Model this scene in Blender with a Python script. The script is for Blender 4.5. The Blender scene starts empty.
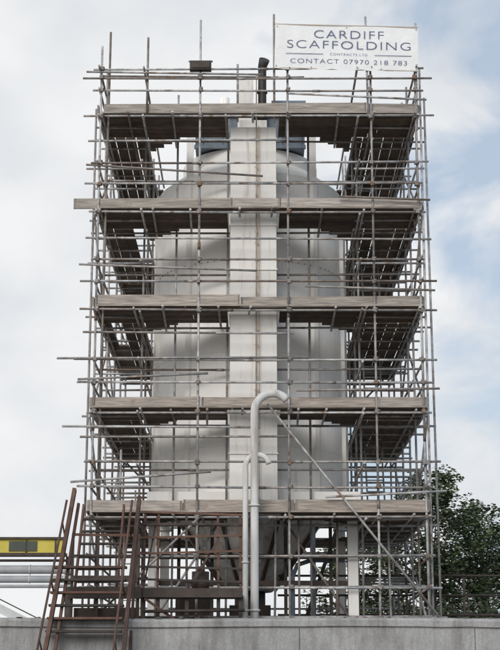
import bpy, math, random
from mathutils import Vector, Matrix
R = random.Random(7)
scene = bpy.context.scene
EYE = 1.6
PLAT = 2.7
LEV = [EYE + 3.62 + 2.13*k for k in range(5)]
XL, XR = -3.25, 3.60
YC = 3.7

# ------------------------------------------------------------ materials
def new_mat(name):
    m = bpy.data.materials.new(name); m.use_nodes = True
    nt = m.node_tree
    return m, nt, nt.nodes["Principled BSDF"]
def ramp(nt, stops):
    n = nt.nodes.new("ShaderNodeValToRGB")
    el = n.color_ramp.elements
    while len(el) > 1: el.remove(el[0])
    el[0].position = stops[0][0]; el[0].color = (*stops[0][1], 1)
    for p, c in stops[1:]:
        e = el.new(p); e.color = (*c, 1)
    return n
def noise(nt, scale, detail=5, rough=.6, vec=None, stretch=None):
    tc = nt.nodes.new("ShaderNodeTexCoord")
    n = nt.nodes.new("ShaderNodeTexNoise")
    n.inputs["Scale"].default_value = scale; n.inputs["Detail"].default_value = detail
    n.inputs["Roughness"].default_value = rough
    if stretch:
        mp = nt.nodes.new("ShaderNodeMapping"); mp.inputs["Scale"].default_value = stretch
        nt.links.new(tc.outputs["Object"], mp.inputs["Vector"]); nt.links.new(mp.outputs[0], n.inputs["Vector"])
    else:
        nt.links.new(tc.outputs["Object"], n.inputs["Vector"])
    return n
def mixc(nt, fac, a, b, mode='MIX'):
    n = nt.nodes.new("ShaderNodeMix"); n.data_type = 'RGBA'; n.blend_type = mode
    for sock, v in ((n.inputs[0], fac), (n.inputs[6], a), (n.inputs[7], b)):
        if hasattr(v, "links"): nt.links.new(v, sock)
        elif isinstance(v, (int, float)): sock.default_value = v
        else: sock.default_value = (*v, 1)
    return n.outputs[2]
def bump(nt, b, h, strength, dist=.01):
    n = nt.nodes.new("ShaderNodeBump"); n.inputs["Strength"].default_value = strength
    n.inputs["Distance"].default_value = dist
    nt.links.new(h, n.inputs["Height"]); nt.links.new(n.outputs[0], b.inputs["Normal"])

def island_mat(name, stops, rough=.6, metal=0, scale=8, stretch=None, rust=None, bmp=.3, lo=.55, rp=.58):
    m, nt, b = new_mat(name)
    g = nt.nodes.new("ShaderNodeNewGeometry")
    r = ramp(nt, stops); nt.links.new(g.outputs["Random Per Island"], r.inputs[0])
    nz = noise(nt, scale, stretch=stretch)
    r2 = ramp(nt, [(.3, (lo, lo, lo)), (.7, (1.15, 1.13, 1.12))]); nt.links.new(nz.outputs[0], r2.inputs[0])
    c = mixc(nt, 1.0, r.outputs[0], r2.outputs[0], 'MULTIPLY')
    if rust:
        n3 = noise(nt, 3.3, 6, .7)
        r3 = ramp(nt, [(rp, (0, 0, 0)), (rp+.1, (1, 1, 1))]); nt.links.new(n3.outputs[0], r3.inputs[0])
        c = mixc(nt, r3.outputs[0], c, rust)
    nt.links.new(c, b.inputs["Base Color"])
    b.inputs["Roughness"].default_value = rough; b.inputs["Metallic"].default_value = metal
    if bmp: bump(nt, b, nz.outputs[0], bmp)
    return m
M_tube = island_mat("galvanised_tube", [(0, (.38, .38, .385)), (.25, (.54, .54, .54)), (.45, (.28, .265, .25)), (.65, (.46, .455, .445)), (.85, (.17, .13, .105)), (1, (.58, .58, .58))], .55, .2, 5, rust=(.20, .145, .11), lo=.45, rp=.54)
M_board = island_mat("scaffold_board", [(0, (.12, .085, .062)), (.4, (.075, .053, .039)), (.7, (.15, .112, .082)), (.9, (.05, .036, .028)), (1, (.20, .16, .125))], .85, 0, 5, (1, 1, 6))
M_toe = island_mat("toe_board", [(0, (.42, .38, .34)), (.4, (.31, .275, .235)), (.7, (.47, .43, .39)), (1, (.36, .31, .265))], .85, 0, 3.2, (.7, 6, 8), rust=(.25,.20,.16), lo=.45)
M_clip = island_mat("coupler_steel", [(0, (.12, .10, .09)), (.5, (.25, .24, .23)), (1, (.17, .10, .06))], .6, .4, 20)
M_rust = island_mat("rusty_steel", [(0, (.115, .063, .047)), (.5, (.15, .085, .062)), (1, (.075, .048, .04))], .9, .0, 5)
M_darkrust = island_mat("dark_painted_steel", [(0, (.045, .037, .032)), (1, (.075, .054, .045))], .7, .2, 5)

def white_paint(name, base, stain, amount=.62, k=.86):
    m, nt, b = new_mat(name)
    n1 = noise(nt, 1.3, 6, .65)
    r1 = ramp(nt, [(.3, tuple(c*k for c in base)), (.65, base)]); nt.links.new(n1.outputs[0], r1.inputs[0])
    n2 = noise(nt, 2.2, 7, .7, stretch=(3.2, 3.2, .22))
    r2 = ramp(nt, [(amount, (0, 0, 0)), (amount+.2, (.75, .75, .75))]); nt.links.new(n2.outputs[0], r2.inputs[0])
    c = mixc(nt, r2.outputs[0], r1.outputs[0], stain)
    nt.links.new(c, b.inputs["Base Color"]); b.inputs["Roughness"].default_value = .75
    b.inputs["Specular IOR Level"].default_value = .25
    bump(nt, b, n1.outputs[0], .2, .03)
    return m
M_white = white_paint("silo_white_paint", (.87, .85, .815), (.45, .36, .28), .58, .94)
M_white2 = white_paint("spine_white_paint", (.72, .70, .67), (.38, .30, .23), .54, .9)
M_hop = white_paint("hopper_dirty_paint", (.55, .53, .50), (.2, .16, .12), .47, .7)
M_bluegrey = white_paint("blue_grey_paint", (.17, .21, .25), (.10, .09, .08), .5)
M_pipe = white_paint("pipe_grey_paint", (.60, .60, .59), (.20, .14, .10), .50)
M_black = island_mat("black_exhaust", [(0, (.03, .03, .03)), (1, (.04, .035, .03))], .6, .2, 8)

# ------------------------------------------------------------ mesh builder
class MB:
    def __init__(s, mats): s.v=[]; s.f=[]; s.m=[]; s.sm=[]; s.mats=mats
    def add(s, vs, fs, mi=0, smooth=False):
        o=len(s.v); s.v += [tuple(v) for v in vs]
        for f in fs: s.f.append([i+o for i in f]); s.m.append(mi); s.sm.append(smooth)
    def tube(s, p0, p1, r=.0242, n=8, mi=0, r2=None, caps=True):
        p0=Vector(p0); p1=Vector(p1); d=(p1-p0).normalized()
        a=Vector((0,0,1)) if abs(d.z)<.9 else Vector((1,0,0))
        u=d.cross(a).normalized(); w=d.cross(u); r2=r if r2 is None else r2
        vs=[]
        for p,rr in ((p0,r),(p1,r2)):
            for i in range(n):
                t=2*math.pi*i/n; vs.append(p+u*math.cos(t)*rr+w*math.sin(t)*rr)
        o=len(s.v); s.v+=[tuple(v) for v in vs]
        for i in range(n):
            j=(i+1)%n; s.f.append([o+i,o+j,o+n+j,o+n+i]); s.m.append(mi); s.sm.append(True)
        if caps:
            s.f.append([o+i for i in range(n)][::-1]); s.m.append(mi); s.sm.append(False)
            s.f.append([o+n+i for i in range(n)]); s.m.append(mi); s.sm.append(False)
    def box(s, c, sz, mi=0, rot=None):
        c=Vector(c); vs=[]
        for x in (-.5,.5):
            for y in (-.5,.5):
                for z in (-.5,.5):
                    v=Vector((x*sz[0],y*sz[1],z*sz[2]))
                    if rot is not None: v=rot@v
                    vs.append(c+v)
        s.add(vs,[(0,1,3,2),(4,6,7,5),(0,4,5,1),(2,3,7,6),(0,2,6,4),(1,5,7,3)],mi)
    def beam(s, p0, p1, w, h, mi=0):
        p0=Vector(p0); p1=Vector(p1); d=(p1-p0); L=d.length; d.normalize()
        a=Vector((0,0,1)) if abs(d.z)<.9 else Vector((0,1,0))
        u=d.cross(a).normalized(); w2=u.cross(d)
        rot=Matrix((d,u,w2)).transposed()
        s.box((p0+p1)/2,(L,w,h),mi,rot)
    def sweep(s, pts, rs, n=14, mi=0):
        pts=[Vector(p) for p in pts]; o=len(s.v)
        for k,p in enumerate(pts):
            t=(pts[min(k+1,len(pts)-1)]-pts[max(k-1,0)]).normalized()
            u=Vector((0,1,0)); w=t.cross(u).normalized(); u=w.cross(t)
            for i in range(n):
                a=2*math.pi*i/n; s.v.append(tuple(p+(u*math.cos(a)+w*math.sin(a))*rs[k]))
        for k in range(len(pts)-1):
            for i in range(n):
                j=(i+1)%n; s.f.append([o+k*n+i,o+k*n+j,o+(k+1)*n+j,o+(k+1)*n+i]); s.m.append(mi); s.sm.append(True)
        for q,rev in ((0,1),(len(pts)-1,0)):
            f=[o+q*n+i for i in range(n)]; s.f.append(f[::-1] if rev else f); s.m.append(mi); s.sm.append(False)
    def lathe(s, prof, cx, cy, n=48, mi=0, smooth=True):
        o=len(s.v)
        for r,z in prof:
            for i in range(n):
                a=2*math.pi*i/n; s.v.append((cx+r*math.cos(a),cy+r*math.sin(a),z))
        for k in range(len(prof)-1):
            for i in range(n):
                j=(i+1)%n; s.f.append([o+k*n+i,o+k*n+j,o+(k+1)*n+j,o+(k+1)*n+i]); s.m.append(mi); s.sm.append(smooth)
    def obj(s, name, parent=None):
        me=bpy.data.meshes.new(name); me.from_pydata(s.v,[],s.f)
        for m in s.mats: me.materials.append(m)
        me.polygons.foreach_set("material_index", s.m); me.polygons.foreach_set("use_smooth", s.sm)
        me.update()
        ob=bpy.data.objects.new(name,me); scene.collection.objects.link(ob)
        if parent: ob.parent=parent
        return ob
def empty(name):
    e=bpy.data.objects.new(name,None); scene.collection.objects.link(e); return e
def j(a=.01): return R.uniform(-a,a)

# ------------------------------------------------------------ scaffolding
scaf = empty("scaffolding")
FX = [-3.17,-1.06,.81,2.57,3.52]
st = MB([M_tube]); cp = MB([M_clip])
def coupler(x,y,z):
    s=R.uniform(.075,.1)
    cp.box((x+j(),y,z),(s,.085,s*.9),0,Matrix.Rotation(j(.5),3,'Y'))
    cp.tube((x+.04,y-.03,z),(x+.04,y-.09,z+j(.02)),.012,6)
TOP=LEV[4]
ftop=[TOP+1.55,EYE+14.3,TOP+1.3,TOP+1.2,TOP+1.35]
for x,t in zip(FX,ftop):
    xb=x+j(.03); xt=x+j(.03); zs=[PLAT,R.uniform(5,8),R.uniform(9,12.5),t]
    for i in range(3):
        f0=(zs[i]-PLAT)/(t-PLAT); f1=(zs[i+1]-PLAT)/(t-PLAT)
        st.tube((xb+(xt-xb)*f0,0,zs[i]),(xb+(xt-xb)*f1,0,zs[i+1]))
        if i: cp.tube((xb+(xt-xb)*f0,0,zs[i]-.08),(xb+(xt-xb)*f0,0,zs[i]+.08),.031,8)
st.tube((-3.07,.06,PLAT),(-3.02,.05,TOP+1.9)); st.tube((3.62,.1,PLAT),(3.66,.12,TOP+1.1))
st.tube((-3.36,.5,PLAT),(-3.34,.5,TOP+.3)); st.tube((3.83,.55,PLAT),(3.80,.6,TOP+.6)); st.tube((3.86,2.6,PLAT),(3.84,2.6,TOP+.8))
st.tube((-3.40,3.3,PLAT),(-3.38,3.3,TOP+.9)); st.tube((.52,.03,TOP-.2),(.52,.03,EYE+14.45)); st.tube((2.52,-.06,TOP-.1),(2.5,-.06,EYE+14.35))
st.tube((3.56,-.05,TOP-.4),(3.58,-.05,EYE+14.2))
SY=[1.32,2.6,4.4,6.05,7.35]
for y in SY:
    for x in (XL+.08,XR-.08):
        st.tube((x+j(.03),y,PLAT),(x+j(.03),y,TOP+R.uniform(1.1,1.6)))
    for x in (-2.32,2.34):
        st.tube((x+j(.03),y+.05,PLAT),(x+j(.03),y+.05,TOP+R.uniform(.2,1.2)))
for x in (-1.2,.9,2.45):
    st.tube((x,7.35,PLAT),(x,7.35,TOP+R.uniform(1.2,1.9))); st.tube((x+.1,6.1,PLAT),(x+.1,6.1,TOP+1.1))
for x in (-1.62,-.50,1.27):
    st.tube((x,1.38,PLAT),(x+.02,1.38,TOP+R.uniform(.3,1.2)))
for x in (-2.6,-1.9,-1.1,.5,1.0,1.75,2.9):   # extra props under the first lift
    y=R.uniform(.5,1.3); st.tube((x,y,PLAT),(x+j(.05),y,LEV[0]-.02))
st.tube((-2.62,.2,LEV[0]+.1),(-2.62,.2,LEV[0]+1.3)); st.tube((-2.2,-.05,TOP),(-2.2,0,TOP+1.75)) ; st.tube((-.27,.5,TOP),(-.27,.5,TOP+1.35))
st.obj("standards",scaf)

lg = MB([M_tube])
def hx(y,z,a=None,b=None,cl=True):
    a=XL-R.uniform(.05,.38) if a is None else a; b=XR+R.uniform(.03,.35) if b is None else b
    za=z+j(.03); zb=z+j(.03); xm=R.uniform(-1.5,1.8)
    zm=za+(zb-za)*(xm-a)/(b-a)-R.uniform(0,.02)
    if xm>a+.3 and xm<b-.3:
        lg.tube((a,y,za),(xm,y,zm)); lg.tube((xm+.004,y,zm),(b,y,zb))
        lg.tube((xm-.08,y,zm+.001),(xm+.08,y,zm-.001),.03,8)
    else: lg.tube((a,y,za),(b,y,zb))
    if cl and abs(y)<.3:
        for x in FX: coupler(x,y-.01,z)
def hy(x,z,a=None,b=None):
    a=-R.uniform(.08,.3) if a is None else a; b=7.4+R.uniform(.05,.3) if b is None else b
    lg.tube((x,a,z+j(.03)),(x,b,z+j(.03)))
for k,z in enumerate(LEV):
    for dz in (-.09,.52,1.0):
        y=-.05
        hx(y,z+dz)
        hx(7.40,z+dz)
        if dz!=1.0: hx(6.0,z+dz)
        for x in (XL+.03,XR-.03): hy(x,z+dz)
        if dz!=.52:
            for x in (-2.27,2.30): hy(x,z+dz-.03)
    hx(1.37,z-.11)
    if k: hx(1.40,z-1.05,-3.3,3.7)
    if k<4: hx(.06,z+1.55+j(.15),XL-.2,R.choice([.9,3.9,3.8]),False)
    lg.tube((XL-R.uniform(.1,.5),-.1,z+.75+j(.2)),(R.uniform(-.9,1),-.1,z+.75+j(.15)))
    lg.tube((R.uniform(.5,2.4),-.1,z+.3+j(.2)),(XR+R.uniform(.1,.4),-.1,z+.3+j(.15)))
hx(-.1,TOP+.78); hx(.9,TOP+1.25,-3.3,1.2,False)
for z in (3.15,3.75,4.35):
    hx(-.05,z); hx(7.4,z); hy(XL+.03,z); hy(XR-.03,z); hx(1.37,z+.1)
lg.tube((-3.95,-.08,LEV[2]-1.12),(1.2,-.08,LEV[2]-1.1)); lg.tube((-3.8,-.08,LEV[1]+.1-.5),(0.2,-.08,LEV[1]-.42))
lg.obj("ledgers_and_guard_rails",scaf)

tr = MB([M_tube])
for k,z in enumerate(LEV):
    x=XL+.1
    while x<XR:
        b=1.6 if abs(x)<1.5 else 7.5
        if abs(x)<2.2 and abs(x)>=1.5: b=1.9
        if -.5<x<.62: b=.4
        tr.tube((x,-R.uniform(.05,.28),z-.055),(x+j(.05),b,z-.055+j(.01)))
        x+=R.uniform(.55,1.15)
    for y in (.7,2.0,2.9,3.8,4.7,5.6,6.4):
        tr.tube((2.25,y,z-.05),(XR+R.uniform(.05,.3),y+j(.05),z-.05)); tr.tube((XL-R.uniform(.05,.25),y,z-.05),(-2.25,y+j(.05),z-.05))
        if R.random()<.6: tr.tube((2.25,y,z-1.0),(XR+R.uniform(.05,.3),y+j(.05),z-1.0))
        if R.random()<.6: tr.tube((XL-R.uniform(.05,.3),y,z-1.0),(-2.25,y+j(.05),z-1.0))
tr.obj("transoms",scaf)

br = MB([M_tube])
br.tube((.35,-.14,LEV[1]+.05),(3.95,-.14,EYE+1.25))
br.tube((XL+.05,-.1,PLAT+.3),(-1.0,-.1,LEV[0]-.1))
for k in range(4):
    a,b=(0.1,3.6) if k%2 else (3.6,.1)
    for x in (XL-.03,XR+.03):
        br.tube((x,a,LEV[k]-.2),(x,b,LEV[k+1]-.1)); br.tube((x,7.3-a+.1,LEV[k]-.2),(x,7.4-b+.1,LEV[k+1]-.1))
    a,b=(-3.1,-1) if k%2 else (-1,-3.1)
    br.tube((a,7.45,LEV[k]),(b,7.45,LEV[k+1])); br.tube((-b+.3,7.45,LEV[k]),(-a+.3,7.45,LEV[k+1]))
br.tube((2.3,3.5,LEV[4]-.9),(3.5,3.5,LEV[4]+.9)); br.tube((XR,.2,PLAT),(XR,5,LEV[0])); br.tube((XL,.2,LEV[0]),(XL,5,PLAT))
br.tube((-2.2,1.2,PLAT+.1),(-.6,1.2,LEV[0])); br.tube((2.3,1.2,PLAT+.1),(.7,1.2,LEV[0]))
br.obj("diagonal_braces",scaf)

bd = MB([M_board])
def hw(y):
    d=min(y-1.47, 5.93-y)
    if d>=.85: return 2.27
    return 1.55+.72*max(d,0)/.85
def plankx(a,b,y,z,w=.213):
    if b-a<.12: return
    x=a
    while x<b-.05:
        e=min(b,x+R.uniform(1.8,3.9))
        if b-e<.5: e=b
        bd.box(((x+e)/2,y+j(.004),z+.02+j(.005)),(e-x-.012,w,.038),0,Matrix.Rotation(j(.003),3,'Z')); x=e
def planky(a,b,x,z,w=.213):
    y=a
    while y<b-.05:
        e=min(b,y+R.uniform(1.8,3.9))
        if b-e<.5: e=b
        if R.random()>.03:
            bd.box((x+j(.006),(y+e)/2,z+.022+j(.008)),(w,e-y-.015,.038),0,Matrix.Rotation(j(.004),3,'Z'))
        y=e
for k,z in enumerate(LEV):
    y=.17
    while y<7.4:
        front=y<1.47; back=y>5.93
        if front or back:
            a=XL+j(.05); b=XR+j(.05)
            if front and y>.35:
                plankx(a,-.47,y,z); plankx(.62,b,y,z)
            else: plankx(a,b,y,z)
        else:
            h=hw(y)
            if h<2.26:
                plankx(-2.27,-h+.05,y,z+.005); plankx(h-.05,2.27,y,z+.005)
        y+=.228
    x=XL+.12
    while x<-2.3: planky(1.5,5.93,x,z); x+=.232
    x=2.40
    while x<XR: planky(1.5,5.93,x,z); x+=.232
bd.obj("deck_boards",scaf)

tb = MB([M_toe,M_clip])
def toe(p0,p1):
    tb.beam(p0,p1,.038,.222)
    if abs(p1[0]-p0[0])>1:
        for (p,s) in ((p0,1),(p1,-1)): tb.box((p[0]+s*.03,p[1],p[2]),(.03,.044,.226),1)
for k,z in enumerate(LEV):
    y=.03; zc=z+.15 - (.03 if k else 0)
    cuts={0:[XL-.02,-1.35,.9,XR+.0],1:[XL+.0,-1.0,2.6,XR+.02],2:[XL+.03,-.2,XR-.0],3:[-3.72,-.35,.6,XR+.02],4:[XL+.12,2.5,XR]}[k]
    for i in range(len(cuts)-1):
        toe((cuts[i]+.006,y+.05*(i%2),zc+j(.02)),(cuts[i+1]-.006,y+.05*(i%2)+j(.01),zc+j(.03)))
    for x in (XL-.01,XR+.02):
        toe((x,.1,zc),(x,3.9,zc+j(.02))); toe((x,3.92,zc+j(.02)),(x,7.4,zc))
    toe((XL,7.42,zc),(.1,7.42,zc)); toe((.12,7.42,zc),(XR,7.42,zc))
    tb.beam((XL+.04,-.005,z+.02),(XR-.02,-.005,z+.02),.03,.036)
tb.obj("toe_boards",scaf)
cp.obj("couplers",scaf)

def ladder(name,p0,p1,w=.38,parent=scaf,mat=M_tube,axis=Vector((1,0,0)),rr=.02):
    b=MB([mat]); p0=Vector(p0); p1=Vector(p1); s=axis*w/2
    b.tube(p0-s,p1-s,rr); b.tube(p0+s,p1+s,rr); L=(p1-p0).length; n=int(L/.27)
    for i in range(1,n):
        p=p0.lerp(p1,i/n); b.tube(p-s,p+s,.014,6)
    return b.obj(name,parent)
for k in range(4):
    ladder("access_ladder",(2.8,3.0+.2*(k%2),LEV[k]+.05),(2.8,4.2,LEV[k+1]+.9))
ladder("access_ladder",(-2.75,4.6,PLAT),(-2.75,3.4,LEV[0]+.9))
ladder("access_ladder",(1.55,6.4,LEV[3]+.8),(2.15,6.4,LEV[4]+.6),.35)

jb=MB([M_darkrust,M_tube]); jb.box((-1.06,-.12,TOP+1.03),(.46,.16,.2)); jb.box((-1.06,-.21,TOP+1.03),(.40,.02,.14),0)
jb.tube((-1.32,-.1,TOP+1.15),(-.8,-.1,TOP+1.15),.022,8,1); jb.tube((-1.06,-.12,TOP+.93),(-1.06,-.02,TOP+.6),.012,6,0)
jb.obj("floodlight_box",scaf)

# ------------------------------------------------------------ silo
silo=empty("storage_silo")
z0,z1=EYE+4.2,EYE+11.38
b=MB([M_white])
prof=[(2.0,z0)]
n=7
for i in range(n):
    za=z0+(z1-z0)*i/n; zb=z0+(z1-z0)*(i+1)/n
    prof+= [(2.145,za+.012),(2.145,zb-.012),(2.133,zb-.008),(2.133,zb+.0)]
prof+=[(2.14,z1+.02),(1.60,z1+.46),(1.58,z1+.48),(1.58,z1+.78),(.3,z1+.9),(0.0,z1+.9)]
b.lathe(prof,0,YC,96,0,False); b.obj("barrel",silo)
b=MB([M_white])
for deg in (-128,-93,-49,0,40,90,140,180,-165,-15):
    a=math.radians(deg); c=Vector((math.cos(a)*2.18,YC+math.sin(a)*2.18,(z0+z1)/2))
    b.box(c,(.10,.11,z1-z0-.1),0,Matrix.Rotation(a,3,'Z'))
for x in (-1.36,1.42):
    b.box((x,2.15,z1+.72),(.15,.15,1.5))
b.obj("stiffening_ribs",silo)
b=MB([M_white2,M_rust])
b.box((.07,1.0,(EYE+3.75+EYE+12.0)/2),(.98,1.1,8.25))
for i in range(9):
    z=EYE+3.9+i*.98; b.box((.07,.437,z),(1.02,.026,.03))
    b.box((-.43,.9,z),(.02,.9,.03)); b.box((.57,.9,z),(.02,.9,.03))
b.box((.07,1.2,EYE+12.15),(.6,.7,.35)); b.box((-.1,1.9,EYE+12.9),(.36,.4,1.5))
b.obj("elevator_casing",silo)
M_tan=island_mat("tan_cable",[(0,(.38,.29,.20)),(1,(.46,.36,.26))],.8,0,9)
b=MB([M_tan]); b.tube((.12,.38,EYE+3.4),(.14,.38,EYE+13.2),.014,8); b.tube((.19,.38,EYE+3.6),(.19,.38,EYE+12.0),.009,6)
for i in range(24): b.box((.14,.392,EYE+3.7+i*.35+j(.08)),(R.uniform(.04,.1),.03,.02))
b.obj("cable_run",silo)
b=MB([M_tan]) 
nn=84
for i in range(nn):
    a=2*math.pi*i/nn; b.box((2.15*math.cos(a),YC+2.15*math.sin(a),EYE+9.35),(.024,.024,.022))
b.obj("band_bolts",silo)
b=MB([M_bluegrey,M_white])
b.box((0,2.75,z1+1.2),(2.5,1.1,.72)) 
for x in (-1.1,-.66,-.22,.7,1.15): b.box((x,2.18,z1+1.2),(.06,.05,.70))
b.box((0,2.17,z1+.82),(2.54,.08,.08)); b.box((0,2.75,z1+1.6),(2.6,1.3,.07))
b.tube((-.6,2.9,z1+1.64),(-.6,2.9,z1+2.3),.12,14,1); b.box((.9,3,z1+1.9),(.8,.7,.5),0)
b.obj("filter_unit",silo)
b=MB([M_black])
b.sweep([(.28,2.0,z1+1.4),(.28,2.0,TOP+.9),(.28,2.0,TOP+1.83),(.28,1.98,TOP+1.93),(.33,1.85,TOP+2.06)],[.095]*3+[.1,.125],16)
b.tube((.28,2.0,TOP+1.3),(.28,2.0,TOP+1.35),.12,16); b.tube((.28,2.0,TOP+.7),(.28,2.0,TOP+.75),.12,16)
b.obj("exhaust_stack",silo)
b=MB([M_white])
b.box((.08,1.62,EYE+4.12),(4.5,.2,.24)); b.box((.08,YC+2.1,EYE+4.12),(4.5,.2,.24))
b.box((-2.07,YC,EYE+4.12),(.2,3.94,.236)); b.box((2.2,YC,EYE+4.12),(.2,3.94,.236))
for x in (-2.02,2.15):
    for y in (1.62,YC+2.1):
        b.box((x,y,(PLAT+EYE+3.99)/2+.02),(.21,.17,EYE+3.99-PLAT-.04)); b.box((x,y,PLAT+.03),(.42,.4,.06)); b.box((x,y,EYE+3.9),(.34,.3,.05))
b.obj("support_frame",silo)
b=MB([M_hop,M_darkrust,M_bluegrey]); b.lathe([(1.98,z0+.02),(1.55,EYE+3.7),(.55,EYE+2.35),(.50,EYE+2.3),(.0,EYE+2.3)],0,YC,24,0,False)
for i in range(8):
    a=2*math.pi*(i+.5)/8; b.beam((1.6*math.cos(a),YC+1.6*math.sin(a),EYE+3.7),(.6*math.cos(a),YC+.6*math.sin(a),EYE+2.35),.05,.08,1)
b.tube((0,YC,EYE+1.2),(0,YC,EYE+2.3),.34,20,1); b.box((0,YC-.2,EYE+1.75),(.9,.9,.45),1); b.tube((-.9,YC-1,EYE+1.6),(1.5,YC-1,EYE+1.6),.12,14,2)
b.box((-1.2,3,PLAT+.7),(.8,.7,1.3),1); b.beam((1.0,3,PLAT),(1.9,3,EYE+3.6),.08,.08,1); b.tube((1.35,2.4,PLAT),(1.35,2.4,EYE+3.6),.06,12,2)
for z in (2.9,2.35): b.beam((-2.0,1.75,EYE+z),(2.1,1.75,EYE+z),.08,.10,1)
for x in (-1.5,-.8,.75,1.7): b.beam((x,1.85,PLAT),(x,1.85,EYE+3.95),.07,.07,1)
b.sweep([(.9,2.0,PLAT),(.9,2.0,EYE+2.5),(1.0,2.0,EYE+2.75),(1.3,2.0,EYE+2.85),(2.0,2.0,EYE+2.85)],[.05]*5,10,2)
b.obj("discharge_hopper",silo)

# ------------------------------------------------------------ swan-neck vents
def swan(x,zp,rad,r,sweepdeg):
    cx=x+rad; cz=zp-rad-r; y=-.42
    pts=[(x,y,PLAT),(x,y,PLAT+1.0),(x,y,cz-1),(x,y,cz)]
    for i in range(1,15):
        a=math.pi-math.radians(sweepdeg)*i/14; pts.append((cx+rad*math.cos(a),y,cz+rad*math.sin(a)))
    rs=[r]*(len(pts)-1)+[r*1.15]
    b=MB([M_pipe]); b.sweep(pts,rs,18)
    for z in (PLAT+.55,cz-1.9): 
        if z>PLAT+.4: b.tube((x,y,z),(x,y,z+.035),r*1.35,18)
    b.tube((x-.02,y,cz-.9),(x-.02,y+.4,cz-.9),.02)
    return b.obj("swan_neck_vent_pipe")
swan(.09,EYE+6.04,.37,.082,140)
swan(-.09,EYE+4.77,.24,.056,165)

# ------------------------------------------------------------ banner
ban=empty("advertising_banner")
m,nt,bs=new_mat("banner_vinyl"); nz=noise(nt,2.5,4)
rp=ramp(nt,[(.3,(.68,.69,.70)),(.7,(.75,.75,.75))]); nt.links.new(nz.outputs[0],rp.inputs[0]); nt.links.new(rp.outputs[0],bs.inputs["Base Color"]); bs.inputs["Roughness"].default_value=.6
bump(nt,bs,nz.outputs[0],.5,.05); M_ban=m
m,nt,bs=new_mat("banner_ink"); nz=noise(nt,9,4); rp=ramp(nt,[(.3,(.045,.06,.15)),(.7,(.075,.09,.19))]); nt.links.new(nz.outputs[0],rp.inputs[0]); nt.links.new(rp.outputs[0],bs.inputs["Base Color"]); M_ink=m
m,nt,bs=new_mat("banner_hem"); nz=noise(nt,9,4); rp=ramp(nt,[(.3,(.30,.25,.2)),(.7,(.4,.34,.28))]); nt.links.new(nz.outputs[0],rp.inputs[0]); nt.links.new(rp.outputs[0],bs.inputs["Base Color"]); M_hem=m
BX,BZ,BW,BH=2.075,EYE+13.6,3.08,1.0
b=MB([M_ban,M_hem]); nx,nzz=40,12; vs=[]
for i in range(nx+1):
    for k in range(nzz+1):
        u=i/nx; v=k/nzz
        e=-.03*abs(math.sin(u*math.pi*5))*(1 if v<.08 else 0)
        vs.append(((u-.5)*BW,0.006*math.sin(u*9+v*5),(v-.5)*BH+e))
fs=[(i*(nzz+1)+k,(i+1)*(nzz+1)+k,(i+1)*(nzz+1)+k+1,i*(nzz+1)+k+1) for i in range(nx) for k in range(nzz)]
b.add(vs,fs,0,True)
b.beam((-BW/2,.012,BH/2+.01),(BW/2,.012,BH/2+.01),.03,.03,1)
b.beam((-BW/2,.012,-BH/2),(BW/2,.012,-BH/2),.02,.02,1)
b.obj("sheet",ban)
def text(s,x,z,size,width,name,off=.0):
    c=bpy.data.curves.new(name,'FONT'); c.body=s; c.size=size; c.align_x='CENTER'; c.align_y='CENTER'; c.offset=off; c.space_character=1.15
    o=bpy.data.objects.new(name,c); scene.collection.objects.link(o); bpy.context.view_layer.update()
    me=bpy.data.meshes.new_from_object(o.evaluated_get(bpy.context.evaluated_depsgraph_get())); bpy.data.objects.remove(o)
    xs=[v.co.x for v in me.vertices]; k=width/(max(xs)-min(xs)); cx=(max(xs)+min(xs))/2
    for v in me.vertices: v.co=Vector(((v.co.x-cx)*k,0,v.co.y))
    me.materials.clear(); me.materials.append(M_ink)
    o=bpy.data.objects.new(name,me); scene.collection.objects.link(o); o.parent=ban; o.location=(x,-.014,z); return o
text("CARDIFF",.05,.29,.27,1.5,"lettering_cardiff",-.004)
text("SCAFFOLDING",.05,.045,.27,2.66,"lettering_scaffolding",-.004)
text("CONTRACTS LTD",.05,-.165,.08,.8,"lettering_contracts",-.001)
text("CONTACT 07970 218 783",.05,-.335,.15,2.5,"lettering_contact",-.002)
b=MB([M_ink]); b.box((-.9,-.014,-.165),(.8,.003,.010)); b.box((1.0,-.014,-.165),(.8,.003,.010)); b.obj("ruled_lines",ban)
b=MB([M_tube])
for x,z in ((-1.5,.46),(-1.5,-.46),(1.5,.46),(1.5,-.46),(0,.47),(-.75,-.47),(.75,-.47)):
    b.tube((x,-.02,z),(x,.1,z+.03),.012,6)
b.obj("cable_ties",ban)
ban.location=(BX,-.12,BZ); ban.rotation_euler=(0,math.radians(1.5),0)

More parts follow.
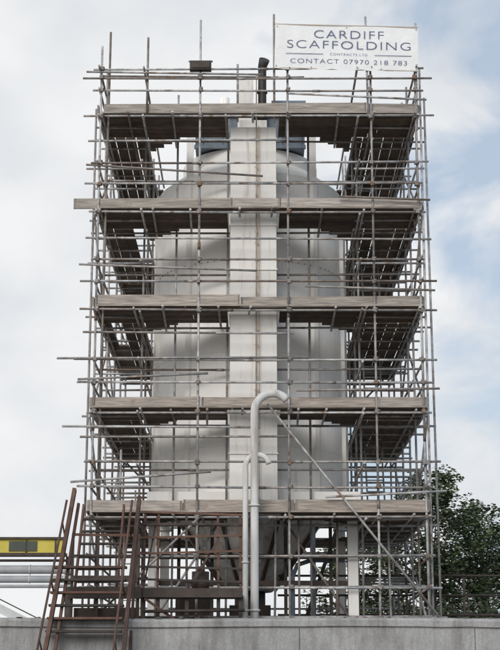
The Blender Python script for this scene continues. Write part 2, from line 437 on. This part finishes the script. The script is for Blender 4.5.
# ------------------------------------------------------------ rusty stairs and walkway
rs=empty("rusty_access_stairs")
zD=EYE+1.95
b=MB([M_rust,M_darkrust])
b.beam((-3.95,-3.2,0),(-3.32,-1.7,EYE+3.85),.07,.15); b.beam((-3.72,-3.3,0),(-3.26,-1.5,EYE+3.6),.05,.09)
b.beam((-2.42,-3.2,0),(-2.09,-1.7,EYE+3.70),.07,.15); b.beam((-2.22,-2.9,0),(-2.13,-1.4,EYE+3.4),.05,.09)
for i in range(17):
    t=(i*.235+.2)/5.4
    if 2.35<t*5.4<2.7: continue
    b.box((-3.13+.24*t,-3.2+1.5*t+.10,5.4*t),(1.42-.1*t,.26,.04),i%2)
for s,x0,x1 in ((0,-3.90,-3.42),(1,-2.5,-2.2)):
    b.tube((x0,-3.75,.9),(x1,-2.05,EYE+3.6),.022,8,0)
    for q in (.15,.4,.65,.9):
        p=Vector((x0,-3.75,.9)).lerp(Vector((x1,-2.05,EYE+3.6)),q); b.tube(p,(p.x,p.y+.5,p.z-.25),.016,6,0)
b.obj("stringers_and_treads",rs)
b=MB([M_rust,M_darkrust])
b.box((-2.75,-.75,zD),(1.35,1.0,.1),1); b.box((-2.75,-1.28,zD+.0),(1.4,.05,.22),1); b.box((-2.75,-1.25,zD+.26),(1.3,.05,.12),1)
b.box((-2.75,-.7,zD-.42),(1.2,.7,.3),1)
for x in (-3.38,-2.9,-2.12): b.beam((x,-1.2,PLAT),(x,-1.2,zD+1.1),.05,.05,1)
b.beam((-3.4,-1.22,zD+1.1),(-2.1,-1.22,zD+1.08),.04,.05,0); b.beam((-3.4,-1.22,zD+.7),(-2.1,-1.22,zD+.7),.03,.04,1)
# second flight behind the landing climbing to the first lift
b.beam((-3.35,-1.0,zD+.05),(-3.30,-.25,LEV[0]+.1),.04,.14,0); b.beam((-2.55,-1.0,zD+.05),(-2.5,-.25,LEV[0]+.1),.04,.14,0)
for i in range(6):
    q=(i+.7)/6.6; b.box((-2.93,-1.0+.75*q,zD+.05+(LEV[0]-zD)*q),(.78,.18,.035),1)
b.obj("landing_and_upper_flight",rs)
wk=empty("rusty_walkway")
b=MB([M_rust,M_darkrust])
b.box((-1.1,-.75,zD-.02),(1.9,.9,.08),1); b.box((-1.1,-1.22,zD-.0),(1.9,.05,.17),1)
for x in (-2.02,-1.75,-1.2,-.6,-.18):
    b.beam((x,-1.22,zD+.08),(x+j(.02),-1.22,zD+1.5),.045,.045,R.choice([0,0,1])); b.beam((x,-1.1,PLAT),(x,-1.1,zD-.06),.07,.07,1)
for z,mi in ((1.52,0),(1.30,1),(1.05,0),(.75,0),(.5,1),(.25,1)):
    b.beam((-2.12,-1.26,zD+z+j(.03)),(-.14,-1.26,zD+z+j(.06)),.03,.04,mi)
b.beam((-2.0,-1.2,zD-.1),(-1.2,-1.2,PLAT+.2),.04,.05,0); b.beam((-2.02,-1.18,zD+.1),(-1.78,-1.18,zD+1.45),.03,.05,0)
b.beam((-1.2,-1.18,zD+.05),(-.6,-1.18,zD+1.0),.03,.04,1); b.tube((-.95,-.9,zD+.03),(-.95,-.9,zD+.42),.17,14,1); b.tube((-.95,-.9,zD+.42),(-.95,-.9,zD+.52),.08,12,0)
b.tube((-2.0,-1.3,zD-.35),(-.1,-1.3,zD-.33),.03,8,1)
b.obj("deck_and_handrails",wk)

# ------------------------------------------------------------ railings on the right
fn=MB([M_darkrust,M_tube])
for i in range(14):
    x=.9+i*1.25; fn.beam((x,3.0,PLAT),(x,3.0,PLAT+1.55),.05,.05,0)
for z in (1.5,1.08,.66): fn.tube((.6,2.96,PLAT+z),(17.6,2.96,PLAT+z),.024)
for i in range(120):
    x=.95+i*.14; fn.tube((x,3.02,PLAT+.1),(x,3.02,PLAT+1.06),.008,5)
fn.obj("steel_railing")

# ------------------------------------------------------------ wall
def concrete(name,a,c2,scale=1.2):
    m,nt,b=new_mat(name); n1=noise(nt,scale,7,.7); r1=ramp(nt,[(.3,a),(.7,c2)]); nt.links.new(n1.outputs[0],r1.inputs[0])
    n2=noise(nt,1.6,7,.7,stretch=(2.5,1,.4)); r2=ramp(nt,[(.45,(1,1,1)),(.75,(.5,.47,.44))]); nt.links.new(n2.outputs[0],r2.inputs[0])
    n3=noise(nt,22,5,.7); r3=ramp(nt,[(.35,(.82,.82,.82)),(.6,(1,1,1))]); nt.links.new(n3.outputs[0],r3.inputs[0])
    c=mixc(nt,1.0,r1.outputs[0],r2.outputs[0],'MULTIPLY'); c=mixc(nt,1.0,c,r3.outputs[0],'MULTIPLY')
    nt.links.new(c,b.inputs["Base Color"]); b.inputs["Roughness"].default_value=.9; bump(nt,b,n3.outputs[0],.4,.02); return m
M_con=concrete("weathered_concrete",(.25,.25,.25),(.41,.41,.405),.9)
M_moss=concrete("dirty_joint",(.07,.07,.06),(.12,.12,.10),3)
b=MB([M_con,M_moss]); prof=[(-2.1,0),(-2.1,2.86),(-2.12,2.87),(-2.15,2.88),(-2.15,2.98),(-2.12,3.02),(-1.85,3.05),(-1.6,3.03),(-1.58,2.9),(-1.6,2.6),(-1.6,0)]
X=[-40+.5*i for i in range(161)]
vs=[]
for x in X:
    for (yy,zz) in prof: vs.append((x,yy+j(.004),zz+(.012*math.sin(x*.9)+j(.006) if zz>2.5 else 0)))
n=len(prof); fs=[(i*n+k,(i+1)*n+k,(i+1)*n+k+1,i*n+k+1) for i in range(len(X)-1) for k in range(n-1)]
b.add(vs,fs)
for i in range(-12,13):
    x=i*3.2+.9; b.box((x,-2.102,1.43),(.012,.015,2.84),1)
for i in range(60):
    x=R.uniform(-12,12); b.box((x,-1.9+j(.15),3.045),(R.uniform(.02,.1),R.uniform(.02,.08),R.uniform(.02,.05)),1,Matrix.Rotation(R.uniform(0,3),3,'Z'))
b.obj("concrete_wall")

# ------------------------------------------------------------ ground
M_gr=concrete("gravelly_ground",(.20,.19,.17),(.32,.30,.27),.6)
b=MB([M_gr]); ys=[(-500,0),(-31,0),(-1.8,0),(-1.78,PLAT),(60,PLAT),(3000,PLAT)]; vs=[]
xs=[-3000,-60,60,3000]
for x in xs:
    for yy,zz in ys: vs.append((x,yy,zz))
n=len(ys); b.add(vs,[(i*n+k,(i+1)*n+k,(i+1)*n+k+1,i*n+k+1) for i in range(3) for k in range(n-1)])
b.obj("ground")

# ------------------------------------------------------------ pipe bridge on the left
def flat(name,a,c,rough=.6):
    m,nt,b=new_mat(name); nz=noise(nt,2,6,.7); r=ramp(nt,[(.3,a),(.7,c)]); nt.links.new(nz.outputs[0],r.inputs[0]); nt.links.new(r.outputs[0],b.inputs["Base Color"]); b.inputs["Roughness"].default_value=rough; return m
M_yel=flat("yellow_paint",(.44,.36,.04),(.55,.46,.07)); M_grn=flat("dark_green_panel",(.03,.04,.03),(.05,.06,.045)); M_sil=flat("pipe_lagging",(.42,.43,.44),(.58,.58,.58),.45)
pb=empty("pipe_bridge")
Y=40
b=MB([M_yel,M_grn,M_darkrust]); b.box((-20.9,Y,EYE+6.86),(24.6,.4,.62),0)
for i in range(9):
    x=-9.9-i*2.7; b.box((x-.6,Y-.22,EYE+6.86),(1.9 if i%2 else 1.3,.06,.46),1)
for i in range(18): b.box((-9.0-i*1.35,Y-.23,EYE+6.86),(.06,.08,.6),2)
b.box((-20.9,Y-.02,EYE+7.22),(24.8,.6,.1),2); b.box((-20.9,Y-.0,EYE+6.48),(24.8,.6,.14),2); b.obj("yellow_parapet",pb)
b=MB([M_sil,M_darkrust])
for z,r in ((5.80,.2),(5.36,.17),(5.04,.08)): b.tube((-32,Y,EYE+z),(-8.2,Y,EYE+z),r,16)
b.tube((-32,Y-.2,EYE+6.2),(-8.2,Y-.2,EYE+6.2),.06,8,1)
for i in range(16):
    x=-8.6-i*1.6; b.tube((x,Y,EYE+5.80),(x+.06,Y,EYE+5.80),.225,16); b.tube((x,Y,EYE+5.36),(x+.05,Y,EYE+5.36),.19,16)
for x in (-8.4,-15,-22,-29):
    b.beam((x,Y+.1,PLAT),(x,Y+.1,EYE+6.4),.25,.25,1); b.beam((x,Y+.4,PLAT),(x,Y+.4,EYE+6.4),.25,.25,1)
b.obj("lagged_pipes",pb)
b=MB([M_sil,M_darkrust]); b.beam((-13.5,36,EYE+5.1),(-9.0,36,EYE+2.9),.6,.35); b.beam((-13.5,35.6,EYE+5.5),(-9.0,35.6,EYE+3.3),.05,.05,1)
for x,z in ((-13,4.7),(-11,3.75),(-9.2,2.9)): b.beam((x,36,PLAT),(x,36,EYE+z-.1),.15,.15,1)
b.obj("inclined_conveyor")

# ------------------------------------------------------------ vegetation
m,nt,bs=new_mat("leaves"); g=nt.nodes.new("ShaderNodeNewGeometry")
r=ramp(nt,[(0,(.022,.038,.016)),(.5,(.042,.064,.026)),(.85,(.07,.095,.038)),(1,(.10,.115,.05))]); nt.links.new(g.outputs["Random Per Island"],r.inputs[0])
nz=noise(nt,.5,3); r2=ramp(nt,[(.35,(.55,.6,.55)),(.65,(1.2,1.2,1.1))]); nt.links.new(nz.outputs[0],r2.inputs[0])
nt.links.new(mixc(nt,1.0,r.outputs[0],r2.outputs[0],'MULTIPLY'),bs.inputs["Base Color"]); bs.inputs["Roughness"].default_value=.7; M_leaf=m
M_bark=flat("bark",(.05,.04,.03),(.10,.08,.06),.9)
def leaves(b,c,rad,n,size):
    for _ in range(n):
        d=Vector((R.gauss(0,1),R.gauss(0,1),R.gauss(0,.85))); d=d.normalized()*rad*R.random()**.45
        p=Vector(c)+d; q=Matrix.Rotation(R.uniform(0,6.28),3,'Z')@Matrix.Rotation(R.uniform(-1.2,1.2),3,'X')
        s=size*R.uniform(.6,1.3); b.add([p+q@Vector(v)*s for v in ((-.5,0,0),(0,-.3,.05),(.55,0,0),(0,.3,.05))],[(0,1,2,3)])
def tree(x,y,h,w,seed,clumps=110):
    t=empty("broadleaf_tree"); lb=MB([M_leaf]); tk=MB([M_bark])
    zc=PLAT+h*.58; tk.tube((x,y,PLAT-.1),(x+.1,y,PLAT+h*.5),.22,10,0,.12); tk.tube((x+.1,y,PLAT+h*.5),(x,y,PLAT+h*.85),.12,8,0,.03)
    for i in range(clumps):
        a=R.uniform(0,6.28); v=R.uniform(-1,1); rr=math.sqrt(max(0,1-v*v))*R.uniform(.45,1.05)
        lump=1+.22*math.sin(3*a+seed)+.15*math.sin(5*a+2*v*3+seed*2)
        c=(x+math.cos(a)*rr*w*lump,y+math.sin(a)*rr*w*lump,zc+v*h*.42*(1+.1*math.sin(4*a+seed)))
        leaves(lb,c,R.uniform(.3,.7),int(R.uniform(60,140)),.16)
        if i%5==0: tk.tube((x+.05,y,PLAT+h*R.uniform(.3,.6)),c,.06,6,0,.012)
    tk.obj("trunk_and_limbs",t); lb.obj("crown",t)
tree(7.0,29,7.2,2.4,1.3,180)
tree(9.6,33,6.5,2.2,4.0,140)
tree(4.6,36,5.8,1.9,2.2,90)
tree(12.3,38,6.0,2.0,5.2,70)
b=MB([M_leaf])
for i in range(150):
    x=R.uniform(1.5,15); leaves(b,(x,R.uniform(22,26),PLAT+R.uniform(.2,1.0)+(1.3*R.random() if x>3 else 0)),R.uniform(.4,.8),90,.17)
b.obj("shrubs")

# ------------------------------------------------------------ sky, sun
EL,AZ=29,200
w=bpy.data.worlds.new("World"); scene.world=w; w.use_nodes=True; nt=w.node_tree
bg=nt.nodes["Background"]; bg.inputs[1].default_value=.1
sky=nt.nodes.new("ShaderNodeTexSky"); sky.sky_type='NISHITA'; sky.sun_disc=False
sky.sun_elevation=math.radians(EL); sky.sun_rotation=math.radians(AZ); sky.dust_density=2.0
tc=nt.nodes.new("ShaderNodeTexCoord")
mp=nt.nodes.new("ShaderNodeMapping"); mp.inputs["Scale"].default_value=(1,1,1.5); mp.inputs["Location"].default_value=(.35,.2,.1)
nt.links.new(tc.outputs["Generated"],mp.inputs[0])
n1=nt.nodes.new("ShaderNodeTexNoise"); n1.inputs["Scale"].default_value=9; n1.inputs["Detail"].default_value=7; n1.inputs["Roughness"].default_value=.5; n1.inputs["Distortion"].default_value=.3
nt.links.new(mp.outputs[0],n1.inputs["Vector"])
sep=nt.nodes.new("ShaderNodeSeparateXYZ"); nt.links.new(tc.outputs["Generated"],sep.inputs[0])
mul=nt.nodes.new("ShaderNodeMath"); mul.operation='MULTIPLY_ADD'; nt.links.new(sep.outputs[0],mul.inputs[0]); mul.inputs[1].default_value=-1.0; nt.links.new(n1.outputs[0],mul.inputs[2])
rm=ramp(nt,[(.28,(0,0,0)),(.43,(1,1,1))]); nt.links.new(mul.outputs[0],rm.inputs[0])
n2=nt.nodes.new("ShaderNodeTexNoise"); n2.inputs["Scale"].default_value=7; n2.inputs["Detail"].default_value=5; nt.links.new(mp.outputs[0],n2.inputs["Vector"])
rc=ramp(nt,[(.32,(.72,.75,.79)),(.62,(.91,.92,.93))]); nt.links.new(n2.outputs[0],rc.inputs[0])
cs=mixc(nt,1.0,rc.outputs[0],(9.8,9.8,9.8),'MULTIPLY')
skm=mixc(nt,.6,sky.outputs[0],(6.6,7.6,8.8))
nt.links.new(mixc(nt,rm.outputs[0],skm,cs),bg.inputs[0])
sd=bpy.data.lights.new("sun",'SUN'); sd.energy=2.2; sd.angle=math.radians(32); sd.color=(1,.965,.925)
so=bpy.data.objects.new("sun",sd); scene.collection.objects.link(so)
e,a=math.radians(EL),math.radians(AZ)
d=Vector((math.sin(a)*math.cos(e),math.cos(a)*math.cos(e),math.sin(e)))
so.rotation_euler=d.to_track_quat('Z','Y').to_euler()

cam=bpy.data.cameras.new("camera"); co=bpy.data.objects.new("camera",cam); scene.collection.objects.link(co)
cam.sensor_width=36; cam.lens=36*1500/650; cam.clip_end=6000
co.location=(0,-30,EYE); co.rotation_euler=(math.radians(104),0,0); scene.camera=co
scene.view_settings.view_transform='Standard'; scene.view_settings.look='None'; scene.view_settings.exposure=0
